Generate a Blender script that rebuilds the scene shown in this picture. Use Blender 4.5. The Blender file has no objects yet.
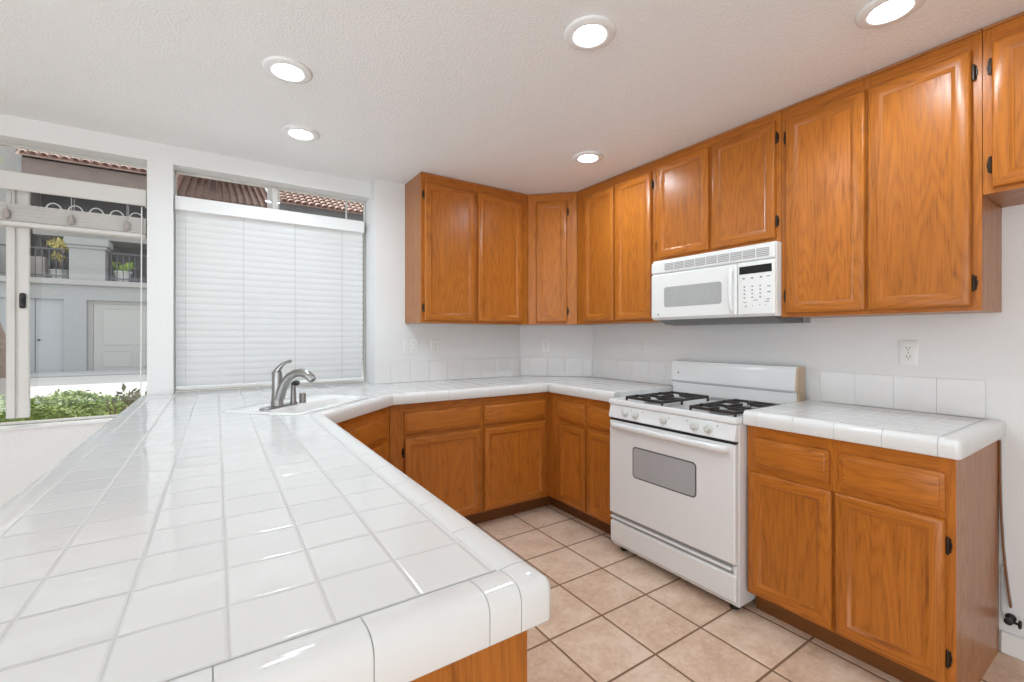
import bpy, bmesh, math, random
from math import sin, cos, pi, radians
from mathutils import Vector, Matrix
from mathutils.geometry import tessellate_polygon
random.seed(7)
SC = bpy.context.scene
COL = SC.collection

# ------------------------------------------------------------------ camera, sky, sun, fill lamps, exposure
cam_d = bpy.data.cameras.new('camera')
cam = bpy.data.objects.new('camera', cam_d); COL.objects.link(cam)
cam.location = (0, 0, 1.263)
cam.rotation_euler = (pi / 2, 0, -0.58331)
cam_d.sensor_width = 36.0
cam_d.lens = 447.75 / 1024 * 36.0
cam_d.shift_y = -(341 - 336.73) / 1024
cam_d.clip_start = 0.02
SC.camera = cam

world = bpy.data.worlds.new('sky'); SC.world = world
world.use_nodes = True
bg = world.node_tree.nodes['Background']
bg.inputs[0].default_value = (0.95, 0.975, 1.0, 1)
bg.inputs[1].default_value = 1.2

sun_d = bpy.data.lights.new('sun', 'SUN'); sun_d.energy = 3.2; sun_d.angle = 0.009; sun_d.color = (1, .95, .87)
sun = bpy.data.objects.new('sun', sun_d); COL.objects.link(sun)
sun.rotation_euler = Vector((-.42, .55, .76)).to_track_quat('Z', 'Y').to_euler()

def area(name, loc, direction, sx, sy, power, color):
    d = bpy.data.lights.new(name, 'AREA'); d.shape = 'RECTANGLE'; d.size = sx; d.size_y = sy
    d.energy = power; d.color = color
    o = bpy.data.objects.new(name, d); COL.objects.link(o); o.location = loc
    o.rotation_euler = Vector(direction).to_track_quat('-Z', 'Y').to_euler()
    return o
# added fill lamps, unseen, set in openings behind and beside the camera
area('rear_fill', (-1.2, -3.02, 1.25), (0, 1, .12), 2.2, 2.1, 22, (.86, .94, 1))
area('side_fill', (-2.62, -0.6, 1.40), (1, .15, .05), 3.4, 1.9, 20, (.86, .94, 1))
# low unseen fill lamp tilted upward, added to brighten the ceiling
area('ceiling_fill', (-2.60, -0.6, .50), (1, .2, .9), 3.4, .5, 40, (.84, .93, 1))

vs = SC.view_settings
SC.display_settings.display_device = 'sRGB'
vs.view_transform = 'Standard'; vs.look = 'None'; vs.gamma = 1.0; vs.use_curve_mapping = False
vs.exposure = 0.13

# ------------------------------------------------------------------ dimensions (metres)
XW, YW, H = 2.63, 3.182, 2.383            # right wall, back wall, ceiling
XU, YU, ZU = 2.32, 2.872, 1.359           # wall-cabinet faces and underside
XB, YB, ZB = 2.025, 2.581, 0.864          # base-cabinet faces and top
ZC = 0.927                                # worktop
HEAD = 2.276                              # window heads
YV = 3.29                                 # window wall, set back from the cabinet wall
YG = 3.42                                 # window frames

# ------------------------------------------------------------------ node helpers
class NT:
    def __init__(s, name):
        s.m = bpy.data.materials.new(name); s.m.use_nodes = True
        s.t = s.m.node_tree; s.n = s.t.nodes; s.l = s.t.links
        s.b = s.n['Principled BSDF']; s.out = s.n['Material Output']
    def node(s, typ, **kw):
        n = s.n.new(typ)
        for k, v in kw.items(): setattr(n, k, v)
        return n
    def put(s, sock, v):
        if isinstance(v, (int, float)): sock.default_value = v
        elif isinstance(v, tuple): sock.default_value = v if len(v) == len(sock.default_value) else v + (1,)
        else: s.l.new(v, sock)
    def math(s, op, a, b=0.0, c=0.0):
        n = s.node('ShaderNodeMath', operation=op)
        s.put(n.inputs[0], a); s.put(n.inputs[1], b); s.put(n.inputs[2], c)
        return n.outputs[0]
    def mix(s, f, a, b):
        n = s.node('ShaderNodeMix', data_type='RGBA')
        s.put(n.inputs[0], f); s.put(n.inputs[6], a); s.put(n.inputs[7], b)
        return n.outputs[2]
    def comb(s, x, y, z):
        n = s.node('ShaderNodeCombineXYZ')
        for i, v in enumerate((x, y, z)): s.put(n.inputs[i], v)
        return n.outputs[0]
    def sep(s, v):
        n = s.node('ShaderNodeSeparateXYZ'); s.l.new(v, n.inputs[0]); return n.outputs
    def noise(s, vec, scale=1.0, detail=2.0, rough=.5, dist=0.0):
        n = s.node('ShaderNodeTexNoise'); s.l.new(vec, n.inputs['Vector'])
        n.inputs['Scale'].default_value = scale; n.inputs['Detail'].default_value = detail
        n.inputs['Roughness'].default_value = rough; n.inputs['Distortion'].default_value = dist
        return n.outputs['Fac']
    def ramp(s, f, stops):
        n = s.node('ShaderNodeValToRGB'); s.l.new(f, n.inputs[0]); cr = n.color_ramp
        while len(cr.elements) < len(stops): cr.elements.new(.5)
        for e, (p, c) in zip(cr.elements, stops): e.position = p; e.color = c + (1,)
        return n.outputs[0]
    def step(s, v, lo, hi):
        n = s.node('ShaderNodeMapRange', interpolation_type='SMOOTHSTEP'); s.put(n.inputs[0], v)
        n.inputs[1].default_value = lo; n.inputs[2].default_value = hi
        return n.outputs[0]
    def bump(s, h, strength=.3, dist=.01):
        n = s.node('ShaderNodeBump'); s.l.new(h, n.inputs['Height'])
        n.inputs['Strength'].default_value = strength; n.inputs['Distance'].default_value = dist
        s.l.new(n.outputs[0], s.b.inputs['Normal'])
    def set(s, **kw):
        names = dict(color='Base Color', rough='Roughness', metal='Metallic', spec='Specular IOR Level',
                     coat='Coat Weight', coatr='Coat Roughness', trans='Transmission Weight', ior='IOR')
        for k, v in kw.items(): s.put(s.b.inputs[names[k]], v)
        return s.m
    def pos(s): return s.node('ShaderNodeNewGeometry').outputs['Position']
    def obj(s): return s.node('ShaderNodeTexCoord').outputs['Object']
    def uv(s): return s.node('ShaderNodeTexCoord').outputs['UV']
    def rnd(s): return s.node('ShaderNodeObjectInfo').outputs['Random']

def plain(name, color, rough=.5, var=.04, scale=30, bump=0, **kw):
    t = NT(name); nz = t.noise(t.obj(), scale, 3)
    d = tuple(max(0, c * (1 - var)) for c in color); l = tuple(min(1, c * (1 + var)) for c in color)
    t.set(color=t.mix(nz, d, l), rough=rough, **kw)
    if bump: t.bump(nz, bump, .004)
    return t.m

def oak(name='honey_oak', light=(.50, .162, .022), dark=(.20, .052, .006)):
    t = NT(name); u = t.sep(t.uv()); r = t.rnd(); off = t.math('MULTIPLY', r, 37.0)
    # broad growth-ring figure, stretched along the grain
    v1 = t.comb(t.math('MULTIPLY', u[0], 1.0), t.math('MULTIPLY', u[1], 9.0), off)
    n1 = t.noise(v1, 1.0, 1.5, .45)
    ring = t.math('FRACT', t.math('MULTIPLY', n1, 17.0))
    ring = t.math('ABSOLUTE', t.math('SUBTRACT', t.math('MULTIPLY', ring, 2.0), 1.0))
    ring = t.math('POWER', ring, 1.7)
    # pores
    v2 = t.comb(t.math('MULTIPLY', u[0], 9.0), t.math('MULTIPLY', u[1], 230.0), off)
    n2 = t.noise(v2, 1.0, 2, .6)
    pore = t.step(n2, .50, .74)
    v3 = t.comb(t.math('MULTIPLY', u[0], .8), t.math('MULTIPLY', u[1], 26.0), t.math('ADD', off, 9.0))
    n3 = t.noise(v3, 1.0, 3, .55)
    f = t.math('ADD', t.math('MULTIPLY', ring, .30), t.math('ADD', t.math('MULTIPLY', pore, .50), t.math('MULTIPLY', n3, .5)))
    f = t.math('SUBTRACT', f, .12)
    col = t.ramp(f, [(0, light), (.45, tuple(l * .6 + d * .4 for l, d in zip(light, dark))), (1, dark)])
    hsv = t.node('ShaderNodeHueSaturation'); t.l.new(col, hsv.inputs['Color'])
    t.put(hsv.inputs['Value'], t.math('ADD', .93, t.math('MULTIPLY', r, .14)))
    t.set(color=hsv.outputs[0], rough=t.math('ADD', .27, t.math('MULTIPLY', f, .14)), spec=.32)
    t.bump(t.math('MULTIPLY', f, -1.0), .10, .002)
    return t.m

def tile_grid(t, x, y, x0, y0, px, py, w):
    """grout mask (1 on grout), per-tile random pair and a height for bump"""
    ax = t.math('DIVIDE', t.math('SUBTRACT', x, x0), px); ay = t.math('DIVIDE', t.math('SUBTRACT', y, y0), py)
    fx = t.math('FRACT', ax); fy = t.math('FRACT', ay)
    ex = t.math('MULTIPLY', t.math('MINIMUM', fx, t.math('SUBTRACT', 1.0, fx)), px)
    ey = t.math('MULTIPLY', t.math('MINIMUM', fy, t.math('SUBTRACT', 1.0, fy)), py)
    e = t.math('MINIMUM', ex, ey)
    g = t.math('SUBTRACT', 1.0, t.step(e, w * .35, w * .75))
    wn = t.node('ShaderNodeTexWhiteNoise', noise_dimensions='2D')
    t.l.new(t.comb(t.math('FLOOR', ax), t.math('FLOOR', ay), 0.0), wn.inputs['Vector'])
    rc = t.node('ShaderNodeSeparateColor'); t.l.new(wn.outputs['Color'], rc.inputs[0])
    edge = t.step(e, 0.0, w * 1.6)
    tx = t.math('MULTIPLY', t.math('SUBTRACT', fx, .5), t.math('SUBTRACT', rc.outputs[0], .5))
    ty = t.math('MULTIPLY', t.math('SUBTRACT', fy, .5), t.math('SUBTRACT', rc.outputs[1], .5))
    return g, rc.outputs, edge, t.math('ADD', tx, ty), fx, fy

def worktop_tile():
    t = NT('glazed_white_tile'); p = t.sep(t.pos())
    g, rc, edge, tilt, fx, fy = tile_grid(t, p[0], p[1], 0.0115, .5525, .1057, .1088, .0034)
    nz = t.noise(t.pos(), 14, 2)
    wav = t.noise(t.pos(), 32, 2)
    col = t.mix(g, t.mix(rc[2], (.735, .735, .725), (.775, .775, .765)), (.60, .595, .58))
    t.set(color=col, rough=t.math('ADD', .05, t.math('MULTIPLY', g, .5)), spec=.5)
    h = t.math('ADD', t.math('MULTIPLY', edge, .0009), t.math('ADD', t.math('MULTIPLY', tilt, .0022), t.math('MULTIPLY', wav, .0005)))
    t.bump(h, 1.0, 1.0)
    return t.m

def floor_tile():
    t = NT('beige_ceramic_tile'); p = t.sep(t.pos())
    g, rc, edge, tilt, fx, fy = tile_grid(t, p[0], p[1], 1.457, 1.769, .2985, .2985, .0085)
    cell = t.comb(t.math('ADD', p[0], t.math('MULTIPLY', rc[0], 5.0)), t.math('ADD', p[1], t.math('MULTIPLY', rc[1], 5.0)), 0.0)
    n1 = t.noise(cell, 7, 4, .6); n2 = t.noise(cell, 42, 4, .65)
    f = t.math('ADD', t.math('MULTIPLY', n1, .75), t.math('MULTIPLY', n2, .45))
    f = t.math('ADD', f, t.math('MULTIPLY', t.math('SUBTRACT', rc[2], .5), .10))
    col = t.ramp(f, [(.30, (.46, .285, .18)), (.52, (.66, .465, .335)), (.72, (.79, .62, .48))])
    col = t.mix(g, col, (.22, .125, .07))
    t.set(color=col, rough=t.math('ADD', .34, t.math('MULTIPLY', g, .5)), spec=.4)
    t.bump(t.math('ADD', t.math('MULTIPLY', edge, .0016), t.math('MULTIPLY', n2, .0006)), 1.0, 1.0)
    return t.m

def paint(name, color, bump_s, scale, rough=.75, strength=.5):
    t = NT(name); n = t.noise(t.pos(), scale, 3, .6); n2 = t.noise(t.pos(), scale * .3, 2)
    blob = t.math('ADD', t.step(n, .42, .62), t.math('MULTIPLY', n2, .5))
    t.set(color=color, rough=rough, spec=.3); t.bump(blob, strength, bump_s)
    return t.m

def glass(name, tint=(.97, .98, .98)):
    t = NT(name); t.n.remove(t.b)
    tr = t.node('ShaderNodeBsdfTransparent'); tr.inputs[0].default_value = tint + (1,)
    gl = t.node('ShaderNodeBsdfGlossy'); gl.inputs[1].default_value = .01
    fr = t.node('ShaderNodeFresnel'); fr.inputs[0].default_value = 1.45
    mx = t.node('ShaderNodeMixShader'); t.l.new(t.math('MULTIPLY', fr.outputs[0], .55), mx.inputs[0])
    t.l.new(tr.outputs[0], mx.inputs[1]); t.l.new(gl.outputs[0], mx.inputs[2]); t.l.new(mx.outputs[0], t.out.inputs[0])
    return t.m

def emit(name, color, strength):
    t = NT(name); t.b.inputs['Emission Color'].default_value = color + (1,)
    t.b.inputs['Emission Strength'].default_value = strength; t.set(color=color, rough=.4); return t.m

def leafy(name, c1, c2):
    t = NT(name); n = t.noise(t.obj(), 9, 3)
    wn = t.node('ShaderNodeTexWhiteNoise', noise_dimensions='3D')
    sn = t.node('ShaderNodeVectorMath', operation='SNAP'); t.l.new(t.obj(), sn.inputs[0]); sn.inputs[1].default_value = (.035,) * 3
    t.l.new(sn.outputs[0], wn.inputs[0])
    f = t.math('ADD', t.math('MULTIPLY', n, .6), t.math('MULTIPLY', wn.outputs[0], .4))
    t.set(color=t.mix(f, c1, c2), rough=.55); return t.m

def blind_mat():
    t = NT('white_blind_slat'); t.n.remove(t.b)
    d = t.node('ShaderNodeBsdfDiffuse'); d.inputs[0].default_value = (.90, .90, .895, 1)
    tl = t.node('ShaderNodeBsdfTranslucent'); tl.inputs[0].default_value = (.96, .96, .96, 1)
    m = t.node('ShaderNodeMixShader'); m.inputs[0].default_value = .42
    t.l.new(d.outputs[0], m.inputs[1]); t.l.new(tl.outputs[0], m.inputs[2]); t.l.new(m.outputs[0], t.out.inputs[0])
    return t.m

M = dict(
    oak=oak(), oak_side=oak('honey_oak_side', (.42, .17, .06), (.25, .09, .03)),
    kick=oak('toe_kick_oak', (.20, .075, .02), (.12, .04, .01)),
    tile=worktop_tile(), floor=floor_tile(),
    trim=plain('glazed_trim', (.77, .77, .76), .07, .015, 20, spec=.5),
    grout=plain('grout', (.60, .59, .57), .9, .1, 60),
    splash=plain('splash_tile', (.80, .79, .78), .12, .015, 12),
    wall=paint('wall_paint', (.78, .778, .77), .0015, 55, .7, .35),
    ceil=paint('ceiling_paint', (.87, .868, .862), .0024, 105, .6, .5),
    white=plain('white_paint', (.82, .82, .81), .4, .01, 10),
    enamel=plain('white_enamel', (.80, .80, .80), .16, .008, 8, spec=.5),
    plastic=plain('white_plastic', (.80, .80, .78), .3, .01, 10),
    grey_plastic=plain('grey_vent', (.36, .36, .355), .5, .06, 60),
    knob=plain('knob_plastic', (.62, .62, .585), .35, .02, 20),
    beige=plain('beige_plastic', (.56, .42, .29), .45, .05, 20),
    iron=plain('cast_iron', (.028, .024, .022), .55, .25, 80, .2),
    black=plain('black_rubber', (.012, .012, .012), .5, .2, 40),
    display=plain('black_display', (.010, .010, .010), .12, .1, 10),
    ovenglass=plain('oven_glass', (.42, .42, .425), .10, .05, 6, spec=.6),
    micglass=plain('microwave_glass', (.40, .40, .395), .10, .10, 18, spec=.6),
    border=plain('dark_border', (.11, .11, .11), .3, .1, 20),
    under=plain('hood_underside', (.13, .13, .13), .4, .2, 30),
    print=plain('panel_print', (.25, .25, .26), .5, .05, 40),
    bronze=plain('bronze_hinge', (.035, .024, .017), .38, .3, 70, metal=.6),
    steel=plain('brushed_nickel', (.33, .325, .315), .33, .08, 60, metal=1.0),
    steel_dark=plain('dark_nickel', (.10, .10, .10), .35, .1, 60, metal=.8),
    porcelain=plain('porcelain', (.82, .82, .81), .08, .008, 8),
    vinyl=plain('window_vinyl', (.66, .64, .61), .45, .03, 12),
    cord=plain('blind_cord', (.55, .55, .54), .8, .05, 40),
    tassel=plain('cord_knob', (.40, .36, .33), .6, .15, 60),
    slat=blind_mat(), glass=glass('window_glass'),
    lens=emit('lamp_lens', (.78, .91, 1.0), 205.0),
    slot=plain('outlet_slot', (.05, .05, .05), .6, .1, 30),
    stucco=plain('grey_stucco', (.36, .365, .36), .9, .08, 6, .4),
    stucco_trim=plain('stucco_ledge', (.40, .385, .365), .9, .07, 5, .3),
    bluedoor=plain('pale_door', (.40, .41, .425), .6, .03, 3),
    garage=plain('garage_door', (.45, .44, .42), .6, .03, 3),
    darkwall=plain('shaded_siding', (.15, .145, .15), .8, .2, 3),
    soffit=plain('soffit_wood', (.22, .17, .15), .8, .2, 4),
    rooftile=plain('clay_roof_tile', (.60, .43, .37), .85, .45, 2.6),
    street=plain('concrete_street', (.62, .61, .59), .9, .08, .8),
    curb=plain('concrete_curb', (.45, .455, .46), .9, .08, 2),
    soil=plain('soil', (.16, .12, .08), .95, .3, 10),
    bark=plain('tree_bark', (.24, .16, .125), .95, .5, 22, .8),
    iron_rail=plain('dark_railing', (.09, .09, .10), .5, .1, 20),
    white_rail=plain('white_railing', (.72, .72, .71), .5, .03, 20),
    pot=plain('white_pot', (.70, .70, .68), .6, .05, 10),
    planter=plain('grey_planter', (.40, .36, .34), .8, .1, 12),
    hedge=leafy('hedge_leaf', (.10, .18, .03), (.44, .56, .11)),
    leaf=leafy('bright_leaf', (.22, .42, .04), (.50, .62, .12)),
    yleaf=leafy('yellow_leaf', (.45, .38, .06), (.80, .68, .25)),
    dleaf=leafy('dry_leaf', (.10, .12, .04), (.32, .30, .14)),
)

# ------------------------------------------------------------------ mesh builder
BASE = {}
class MB:
    def __init__(s, T=None): s.v = []; s.f = []; s.T = T
    def pt(s, p):
        p = Vector(p); return s.T(p) if s.T else p
    def face(s, pts, mat=0, uv=None, smooth=None):
        i = len(s.v); s.v += [s.pt(p) for p in pts]
        if uv is None: uv = [(p[0] + p[1] * .37, p[2] + p[1] * .61) for p in pts]
        s.f.append((list(range(i, i + len(pts))), mat, uv))
    def guv(s, pts, g):
        """grain coordinates: along the grain, across it"""
        a = [i for i in range(3) if i != g]
        return [(p[g], p[a[0]] + p[a[1]] * 1.03) for p in pts]
    def gface(s, pts, g=2, mat=0): s.face(pts, mat, s.guv(pts, g))
    def box(s, x0, x1, y0, y1, z0, z1, g=2, b=0.0, mat=0):
        if x0 > x1: x0, x1 = x1, x0
        if y0 > y1: y0, y1 = y1, y0
        if z0 > z1: z0, z1 = z1, z0
        b = min(b, (x1 - x0) * .45, (y1 - y0) * .45, (z1 - z0) * .45)
        X, Y, Z = (x0, x1), (y0, y1), (z0, z1)
        if b <= 0:
            q = lambda i, j, k: (X[i], Y[j], Z[k])
            for F in ([(0,0,0),(0,1,0),(1,1,0),(1,0,0)], [(0,0,1),(1,0,1),(1,1,1),(0,1,1)], [(0,0,0),(1,0,0),(1,0,1),(0,0,1)],
                      [(0,1,0),(0,1,1),(1,1,1),(1,1,0)], [(0,0,0),(0,0,1),(0,1,1),(0,1,0)], [(1,0,0),(1,1,0),(1,1,1),(1,0,1)]):
                s.gface([q(*c) for c in F], g, mat)
            return
        def q(i, j, k, ax):
            p = [X[i], Y[j], Z[k]]
            for d, n in enumerate((i, j, k)):
                if d != ax: p[d] += b if n == 0 else -b
            return tuple(p)
        for ax in range(3):
            o = [d for d in range(3) if d != ax]
            for side in (0, 1):
                pts = []
                for (u, w) in ((0,0),(1,0),(1,1),(0,1)):
                    c = [0,0,0]; c[ax] = side; c[o[0]] = u; c[o[1]] = w; pts.append(q(*c, ax))
                s.gface(pts, g, mat)
        for ax in range(3):                                  # edges along ax
            o = [d for d in range(3) if d != ax]
            for u in (0, 1):
                for w in (0, 1):
                    c0 = [0,0,0]; c1 = [0,0,0]; c0[o[0]] = c1[o[0]] = u; c0[o[1]] = c1[o[1]] = w; c1[ax] = 1
                    s.gface([q(*c0, o[0]), q(*c1, o[0]), q(*c1, o[1]), q(*c0, o[1])], g, mat)
        for i in (0, 1):
            for j in (0, 1):
                for k in (0, 1): s.gface([q(i, j, k, 0), q(i, j, k, 1), q(i, j, k, 2)], g, mat)
    def prism(s, poly, z0, z1, g=2, mat=0, holes=()):
        rings = [list(poly)] + [list(h) for h in holes]
        flat = [p for r in rings for p in r]
        for tri in tessellate_polygon([[Vector((p[0], p[1], 0)) for p in r] for r in rings]):
            for z in (z0, z1): s.gface([(flat[i][0], flat[i][1], z) for i in tri], g, mat)
        for r in rings:
            for i in range(len(r)):
                a, c = r[i], r[(i + 1) % len(r)]
                s.gface([(a[0], a[1], z0), (c[0], c[1], z0), (c[0], c[1], z1), (a[0], a[1], z1)], g, mat)
    def rings(s, rs, close=True, cap0=True, cap1=True, mat=0, g=2):
        n = len(rs[0])
        for r0, r1 in zip(rs, rs[1:]):
            for i in range(n if close else n - 1):
                j = (i + 1) % n
                s.gface([r0[i], r0[j], r1[j], r1[i]], g, mat)
        if cap0: s.gface(rs[0], g, mat)
        if cap1: s.gface(rs[-1], g, mat)
    def lathe(s, c, prof, axis='Z', n=24, mat=0, cap=True):
        c = Vector(c); rs = []
        for r, h in prof:
            ring = []
            for i in range(n):
                a = 2 * pi * i / n; u, w = r * cos(a), r * sin(a)
                d = {'Z': (u, w, h), 'X': (h, u, w), 'Y': (u, h, w)}[axis] if isinstance(axis, str) else None
                ring.append(tuple(c + (Vector(d) if d else axis[0] * u + axis[1] * w + axis[2] * h)))
            rs.append(ring)
        s.rings(rs, True, cap, cap, mat)
    def tube(s, path, rad, n=12, mat=0, squash=1.0):
        P = [Vector(p) for p in path]; R = rad if isinstance(rad, (list, tuple)) else [rad] * len(P)
        rs = []; up = None
        for i, p in enumerate(P):
            t = (P[min(i + 1, len(P) - 1)] - P[max(i - 1, 0)]).normalized()
            if up is None:
                up = Vector((0, 0, 1)) if abs(t.z) < .9 else Vector((0, 1, 0))
            u = (up - t * up.dot(t)).normalized(); w = t.cross(u); up = u
            rs.append([tuple(p + u * R[i] * cos(2 * pi * k / n) + w * R[i] * squash * sin(2 * pi * k / n)) for k in range(n)])
        s.rings(rs, mat=mat)
    def loft_rect(s, a0, a1, z0, z1, loops, horizontal=False, front=True):
        """nested rectangles (inset, height) on an (a, n, z) face: a mitred frame profile"""
        R = [[(a0 + t, n, z0 + t), (a1 - t, n, z0 + t), (a1 - t, n, z1 - t), (a0 + t, n, z1 - t)] for t, n in loops]
        for r0, r1 in zip(R, R[1:]):
            for i in range(4):
                j = (i + 1) % 4
                s.gface([r0[i], r0[j], r1[j], r1[i]], 0 if (horizontal or i in (0, 2)) else 2)
        s.gface(R[0], 0 if horizontal else 2)
        if front: s.gface(R[-1], 0 if horizontal else 2)
    def build(s, name, mats, parent=None, smooth=35, weld=True):
        base = BASE.get(parent.name, Vector()) if parent else Vector()
        me = bpy.data.meshes.new(name)
        me.from_pydata([tuple(v - base) for v in s.v], [], [f[0] for f in s.f])
        uv = me.uv_layers.new(name='UVMap'); k = 0
        for f in s.f:
            for c in f[2]: uv.data[k].uv = c; k += 1
        for m in (mats if isinstance(mats, (list, tuple)) else [mats]): me.materials.append(M[m])
        for p, f in zip(me.polygons, s.f): p.material_index = f[1]
        if weld:
            bm = bmesh.new(); bm.from_mesh(me)
            bmesh.ops.remove_doubles(bm, verts=bm.verts, dist=1e-5)
            bmesh.ops.dissolve_degenerate(bm, edges=bm.edges, dist=1e-6)
            bmesh.ops.recalc_face_normals(bm, faces=bm.faces)
            bm.to_mesh(me); bm.free()
        if smooth:
            for p in me.polygons: p.use_smooth = True
            me.set_sharp_from_angle(angle=radians(smooth))
        o = bpy.data.objects.new(name, me); COL.objects.link(o)
        if parent: o.parent = parent; BASE[o.name] = base
        return o

def tag(o, label=None, cat=None, group=None, kind=None):
    if label: o['label'] = label
    if cat: o['category'] = cat
    if group: o['group'] = group
    if kind: o['kind'] = kind
    return o
def thing(name, label, cat, loc=(0, 0, 0), group=None):
    o = bpy.data.objects.new(name, None); COL.objects.link(o); o.location = loc
    o.empty_display_size = .1; BASE[o.name] = Vector(loc)
    return tag(o, label, cat, group)
def struct(name, mb, mats, **kw): return tag(mb.build(name, mats, **kw), kind='structure')
def frame(O, A, N):
    O, A, N = Vector(O), Vector(A).normalized(), Vector(N).normalized()
    return lambda p: O + A * p[0] + N * p[1] + Vector((0, 0, p[2]))
def arc(cx, cy, r, a0, a1, n): return [(cx + r * cos(radians(a0 + (a1 - a0) * i / n)), cy + r * sin(radians(a0 + (a1 - a0) * i / n))) for i in range(n + 1)]
def rrect(a0, a1, b0, b1, r, n=5):
    return arc(a1 - r, b0 + r, r, -90, 0, n) + arc(a1 - r, b1 - r, r, 0, 90, n) + arc(a0 + r, b1 - r, r, 90, 180, n) + arc(a0 + r, b0 + r, r, 180, 270, n)

# ------------------------------------------------------------------ the room
XL, YR = -2.6, -3.0
m = MB(); m.box(XL - .15, XW + .12, YR - .15, 3.45, -.12, 0); struct('floor', m, 'floor', smooth=0)
m = MB(); m.box(XL - .15, XW + .12, YR - .15, 3.45, H, H + .12); struct('ceiling', m, 'ceil', smooth=0)
WA = (-1.46, -.332); WB = (-.213, .935)
m = MB()
m.box(XL - .15, WA[0], YV, 3.45, 0, H); m.box(WA[1], WB[0], YV, 3.45, 0, H); m.box(WB[1], XW + .12, YW, 3.45, 0, H)
m.box(WA[0], WA[1], YV, 3.45, 0, .790); m.box(WA[0], WA[1], YV, 3.45, HEAD, H)
m.box(WB[0], WB[1], YV, 3.45, 0, .862); m.box(WB[0], WB[1], YV, 3.45, HEAD, H)
struct('wall_back', m, 'wall', smooth=0, weld=False)
m = MB(); m.box(XW, XW + .12, YR - .15, YW - .0005, 0, H); struct('wall_right', m, 'wall', smooth=0)
m = MB(); m.prism([(2.18, YW - .0005), (XW - .0005, 2.755), (XW - .0005, YW - .0005)], 0, H - .0005); struct('wall_corner', m, 'wall', smooth=0)
m = MB()                                                      # wall behind the camera, wide opening added for the rear fill lamp
m.box(XL - .15, -2.35, YR - .15, YR, 0, H); m.box(-.05, XW, YR - .15, YR, 0, H); m.box(-2.35, -.05, YR - .15, YR, 2.33, H); m.box(-2.35, -.05, YR - .15, YR, 0, .14)
struct('wall_rear', m, 'wall', smooth=0, weld=False)
m = MB()  # left wall, unseen opening added for the side fill lamps
m.box(XL - .15, XL, YR, -2.4, 0, H); m.box(XL - .15, XL, 1.2, YV, 0, H); m.box(XL - .15, XL, -2.4, 1.2, 2.36, H); m.box(XL - .15, XL, -2.4, 1.2, 0, .2)
struct('wall_left', m, 'wall', smooth=0, weld=False)
m = MB(); m.box(XW - .013, XW - .0005, YR, .42, 0.0005, .088, b=.004); struct('baseboard_right', m, 'white')
m = MB(); m.box(-.20, -.145, .56, YV - .002, 0.0005, .862); struct('wall_peninsula', m, 'wall', smooth=0)
# window sill board under the left window
m = MB(); m.box(WA[0] + .002, WA[1] - .002, YV - .010, YG - .012, .7905, .798, b=.003); struct('trim_1', m, 'white')

def window_frame(name, a0, a1, z0, z1, w=.012):
    m = MB(lambda p: Vector(p))
    y0, y1 = YG - .01, YG + .03
    m.box(a0, a0 + w, y0, y1, z0, z1, b=.003); m.box(a1 - w, a1, y0, y1, z0, z1, b=.003)
    m.box(a0 + w, a1 - w, y0, y1, z0, z0 + w, b=.003); m.box(a0 + w, a1 - w, y0, y1, z1 - .006, z1)
    m.box(a0 + w, a1 - w, y0, y1, 2.045, 2.078, b=.003)
    return struct(name, m, 'vinyl')
w1 = window_frame('window_1', WA[0] + .001, WA[1] - .001, .7985, HEAD - .001)
m = MB()
m.box(-.915, -.880, YG - .028, YG - .0105, .835, 2.044, b=.004); m.box(-.8795, -.871, YG - .020, YG - .0105, .835, 2.044)
m.box(-.8705, -.828, YG - .034, YG - .0105, .835, 2.044, b=.004); m.build('meeting_stile', 'vinyl', w1)
m = MB(); m.box(-.862, -.838, YG - .050, YG - .0345, 1.412, 1.492, b=.006); m.box(-.857, -.843, YG - .062, YG - .050, 1.44, 1.465, b=.004); m.build('latch', 'black', w1)
m = MB(); m.box(WA[0] + .012, WA[1] - .012, YG + .012, YG + .016, .81, HEAD - .0075); m.build('pane', 'glass', w1, smooth=0)
w2 = window_frame('window_2', WB[0] + .001, WB[1] - .001, ZC + .001, HEAD - .001, .008)
m = MB(); m.box(.312, .348, YG - .022, YG - .0105, ZC + .03, HEAD - .008, b=.003); m.build('mullion', 'vinyl', w2)
m = MB(); m.box(.797, .806, YG + .018, YG + .028, 2.08, HEAD - .008); m.build('screen_edge', 'white', w2)
m = MB(); m.box(WB[0] + .008, WB[1] - .008, YG + .012, YG + .016, ZC + .025, HEAD - .0075); m.build('pane', 'glass', w2, smooth=0)

# ------------------------------------------------------------------ cabinets
def door(t, T, a0, a1, z0, z1, hinge=None, zs=None):
    m = MB(T); m.loft_rect(a0, a1, z0, z1, [(0, .001), (0, .013), (.003, .0175), (.008, .020), (.040, .020), (.0435, .0185), (.046, .0155), (.052, .0135), (.0545, .0105), (.0545, .006)])
    d = m.build('door', 'oak', t)
    m = MB(T); m.box(a0 + .05, a1 - .05, .0045, .0100, z0 + .05, z1 - .05); m.build('panel', 'oak', d)
    if hinge is not None:
        for z in (zs or (z0 + .085, z1 - .085)):
            a = a0 if hinge == 0 else a1; sg = -1 if hinge == 0 else 1
            m = MB(T); m.lathe((a + sg * .0048, .0085, z), [(.0005, -.031), (.0038, -.028), (.0045, -.022), (.0045, .022), (.0038, .028), (.0005, .031)], n=10)
            m.box(a + sg * .004, a + sg * .0125, .0004, .003, z - .024, z + .024, b=.001)
            m.box(a + sg * .004, a + sg * .015, .0004, .0035, z - .010, z + .010, b=.001)
            m.build('hinge', 'bronze', d)
    return d
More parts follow.
